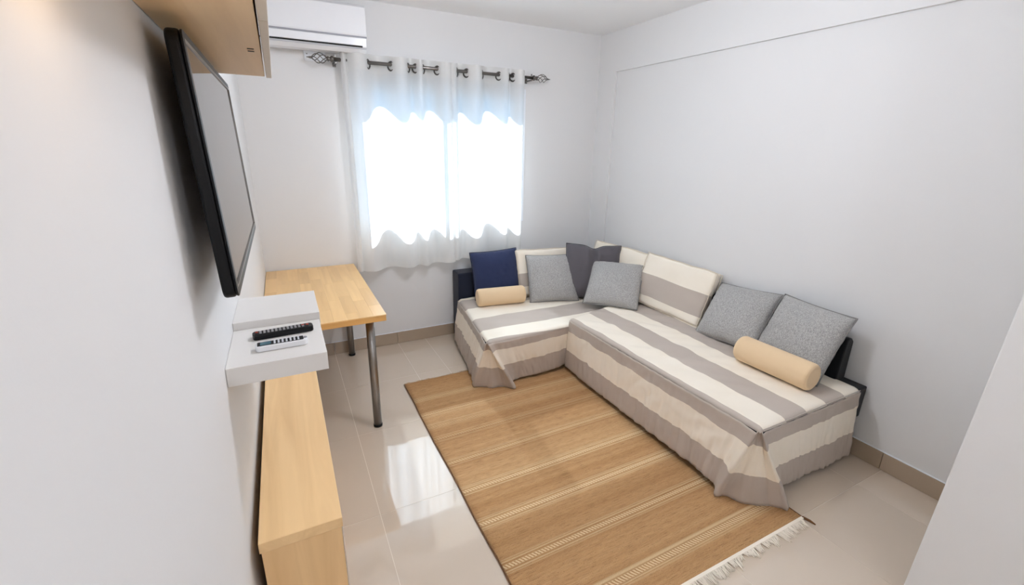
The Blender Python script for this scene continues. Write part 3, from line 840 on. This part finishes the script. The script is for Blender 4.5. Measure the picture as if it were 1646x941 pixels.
def box_cushion(name, label, pose, w, h, t, bands, seed, group):
    """thick boxed back cushion with horizontal stripes; bands = list of z fractions"""
    cx, cy, z, yaw, tilt, roll = pose
    root = empty(name); root.matrix_world = basis(cx, cy, z, R(yaw), R(tilt), R(roll)); tag(root, label, 'cushion', group)
    N = 30
    def S(sgn):
        def f(i, j):
            u, v = -1+2*i/N, -1+2*j/N
            x = u*w/2*(1-.02*(1-v*v)*0); zz = v*h/2
            a = (1-abs(u)**7); b = (1-abs(v)**7)
            th_ = t/2*(.62+.38*max(0, a*b)**.5*(.75+.25*(1-u*u)*(1-v*v)))
            th_ += .005*nz(u*2.5+seed, v*2.5, sgn)
            return (x+.006*nz(v*4, seed, u), -sgn*th_, zz+h/2+.008*nz(u*2, seed, v)*v)
        return f
    bm = bmesh.new(); gs = []
    for sgn in (1, -1):
        f = S(sgn); g = [[bm.verts.new(f(i, j)) for i in range(N+1)] for j in range(N+1)]; gs.append(g)
        for j in range(N):
            for i in range(N): bm.faces.new((g[j][i], g[j][i+1], g[j+1][i+1], g[j+1][i]))
    per = [(0, i) for i in range(N)]+[(j, N) for j in range(N)]+[(N, N-i) for i in range(N)]+[(N-j, 0) for j in range(N)]
    for k in range(len(per)):
        a, b = per[k], per[(k+1) % len(per)]
        bm.faces.new((gs[0][a[0]][a[1]], gs[0][b[0]][b[1]], gs[1][b[0]][b[1]], gs[1][a[0]][a[1]]))
    me = mesh_from(bm)
    at = me.attributes.new('s', 'FLOAT', 'POINT')
    def sv(co):
        q = co.z/h+.012*nz(co.x*4, seed)
        lo = -10
        for k, b in enumerate(bands):
            if q < b: return k+1+(max(.02, 1-(b-q)/.2) if k == 0 else (q-bands[k-1])/(b-bands[k-1]))
        return len(bands)+1+min(.98, (q-bands[-1])/.7)
    at.data.foreach_set('value', [sv(v.co) for v in me.vertices])
    o = link('cover', me, M_STRIPE, root, True, bevel=0)
    ss = o.modifiers.new('sub', 'SUBSURF'); ss.levels = 1; ss.render_levels = 1
    for sg in (1, -1):
        f = S(sg)
        pts = [f(i, j) for j, i in per]+[f(0, 0)]
        tube('seam', [(x, y*1.01, zz) for x, y, zz in pts], .0028, M_CREAMP, root, n=5)
    return root
M_CREAMP = fabric('cream seam', (222, 210, 190))

G = 'back cushions of the corner sofa'
box_cushion('back_cushion', 'striped back cushion on the sofa behind the navy and left grey pillows', (2.185, -.372, SZ_C+.003, 1, 19, -2), .55, .40, .13, [.20, .48], 3, G)
box_cushion('back_cushion', 'cream back cushion on the sofa in the room corner behind the charcoal pillow', (2.665, -.690, SZ_L-.02, -81, 16, -1.5), .61, .42, .12, [.15, .45], 7, G)
box_cushion('back_cushion', 'large striped back cushion between the charcoal and grey pillows by the right wall', (2.690, -1.293, SZ_L+.008, -83, 20, -3), .62, .40, .11, [.16, .58], 12, G)

pillow('throw_pillow', 'navy blue square pillow on the left end of the sofa', 'pillow', (1.744, -.325, SZ_C+.008, -7.5, 16, 2.8), .42, .415, .17, M_NAVY, M_PIPE_N, seed=2)
pillow('throw_pillow', 'large charcoal pillow with dented top in the sofa corner', 'pillow', (2.445, -.690, SZ_C+.012, -33, 19, -1), .47, .475, .17, M_CHAR, M_PIPE_C, seed=5, dent=.03)
pillow('throw_pillow', 'leftmost light grey pillow, beside the navy pillow and bolster', 'pillow', (2.135, -.605, SZ_C+.006, -17, 33, .4), .425, .425, .165, M_GREY, M_PIPE_G, seed=9, wr=.0045)
pillow('throw_pillow', 'light grey pillow leaning in front of the charcoal pillow in the corner', 'pillow', (2.384, -1.015, SZ_L+.006, -51, 49, 1.4), .430, .432, .165, M_GREY, M_PIPE_G, seed=14, wr=.0045)
pillow('throw_pillow', 'light grey pillow between the striped cushion and the rightmost grey pillow', 'pillow', (2.625, -1.869, SZ_L+.006, -91.5, 38, 6), .43, .415, .165, M_GREY, M_PIPE_G, seed=21, wr=.0045)
pillow('throw_pillow', 'rightmost light grey pillow, behind the beige bolster', 'pillow', (2.63, -2.27, SZ_L+.008, -98, 27, 0), .43, .41, .165, M_GREY, M_PIPE_G, seed=27, wr=.0045)

def bolster(label, a, b, r):
    a, b = Vector(a), Vector(b); d = b-a; ln = d.length
    root = empty('bolster', (a+b)/2, (0, 0, math.atan2(d.y, d.x))); tag(root, label, 'bolster', 'beige bolsters on the sofa')
    prof = []
    for k in range(9):
        t = k/8*math.pi/2; prof.append((r*.72+r*.28*math.sin(t)-(.72*r-.006 if k == 0 else 0)*1.0, -ln/2+r*.34*(1-math.cos(t))*0+r*.30*(1-math.cos(math.pi/2-t))*0-.0+r*.32*(1-math.sin(t))*-1*0 + r*.30*(t/(math.pi/2))**1.6))
    prof[0] = (.004, -ln/2)
    prof.insert(1, (r*.70, -ln/2+.002))
    body = prof+[(r*1.0, 0)]+[(q, -h) for q, h in prof[::-1]]
    o = lathe('cover', body, M_BEIGE, root, n=40, axis='x')
    for v in o.data.vertices:
        s = v.co; w = 1+.010*nz(s.x*8, s.y*10, s.z*10); s.y *= w; s.z *= w
    for sg in (-1, 1):
        pts = [(sg*(ln/2-r*.10), r*.90*math.cos(2*math.pi*k/32), r*.90*math.sin(2*math.pi*k/32)) for k in range(33)]
        tube('seam', pts, .0022, M_BEIGE, root, n=5)
    return root
bolster('beige bolster in front of the navy pillow at the left end', (1.490, -.445, SZ_C+.080), (1.893, -.500, SZ_C+.080), .073)
bolster('beige bolster in front of the rightmost grey pillow', (2.512, -2.075, SZ_L+.083), (2.520, -2.500, SZ_L+.083), .076)
bpy.context.view_layer.update()
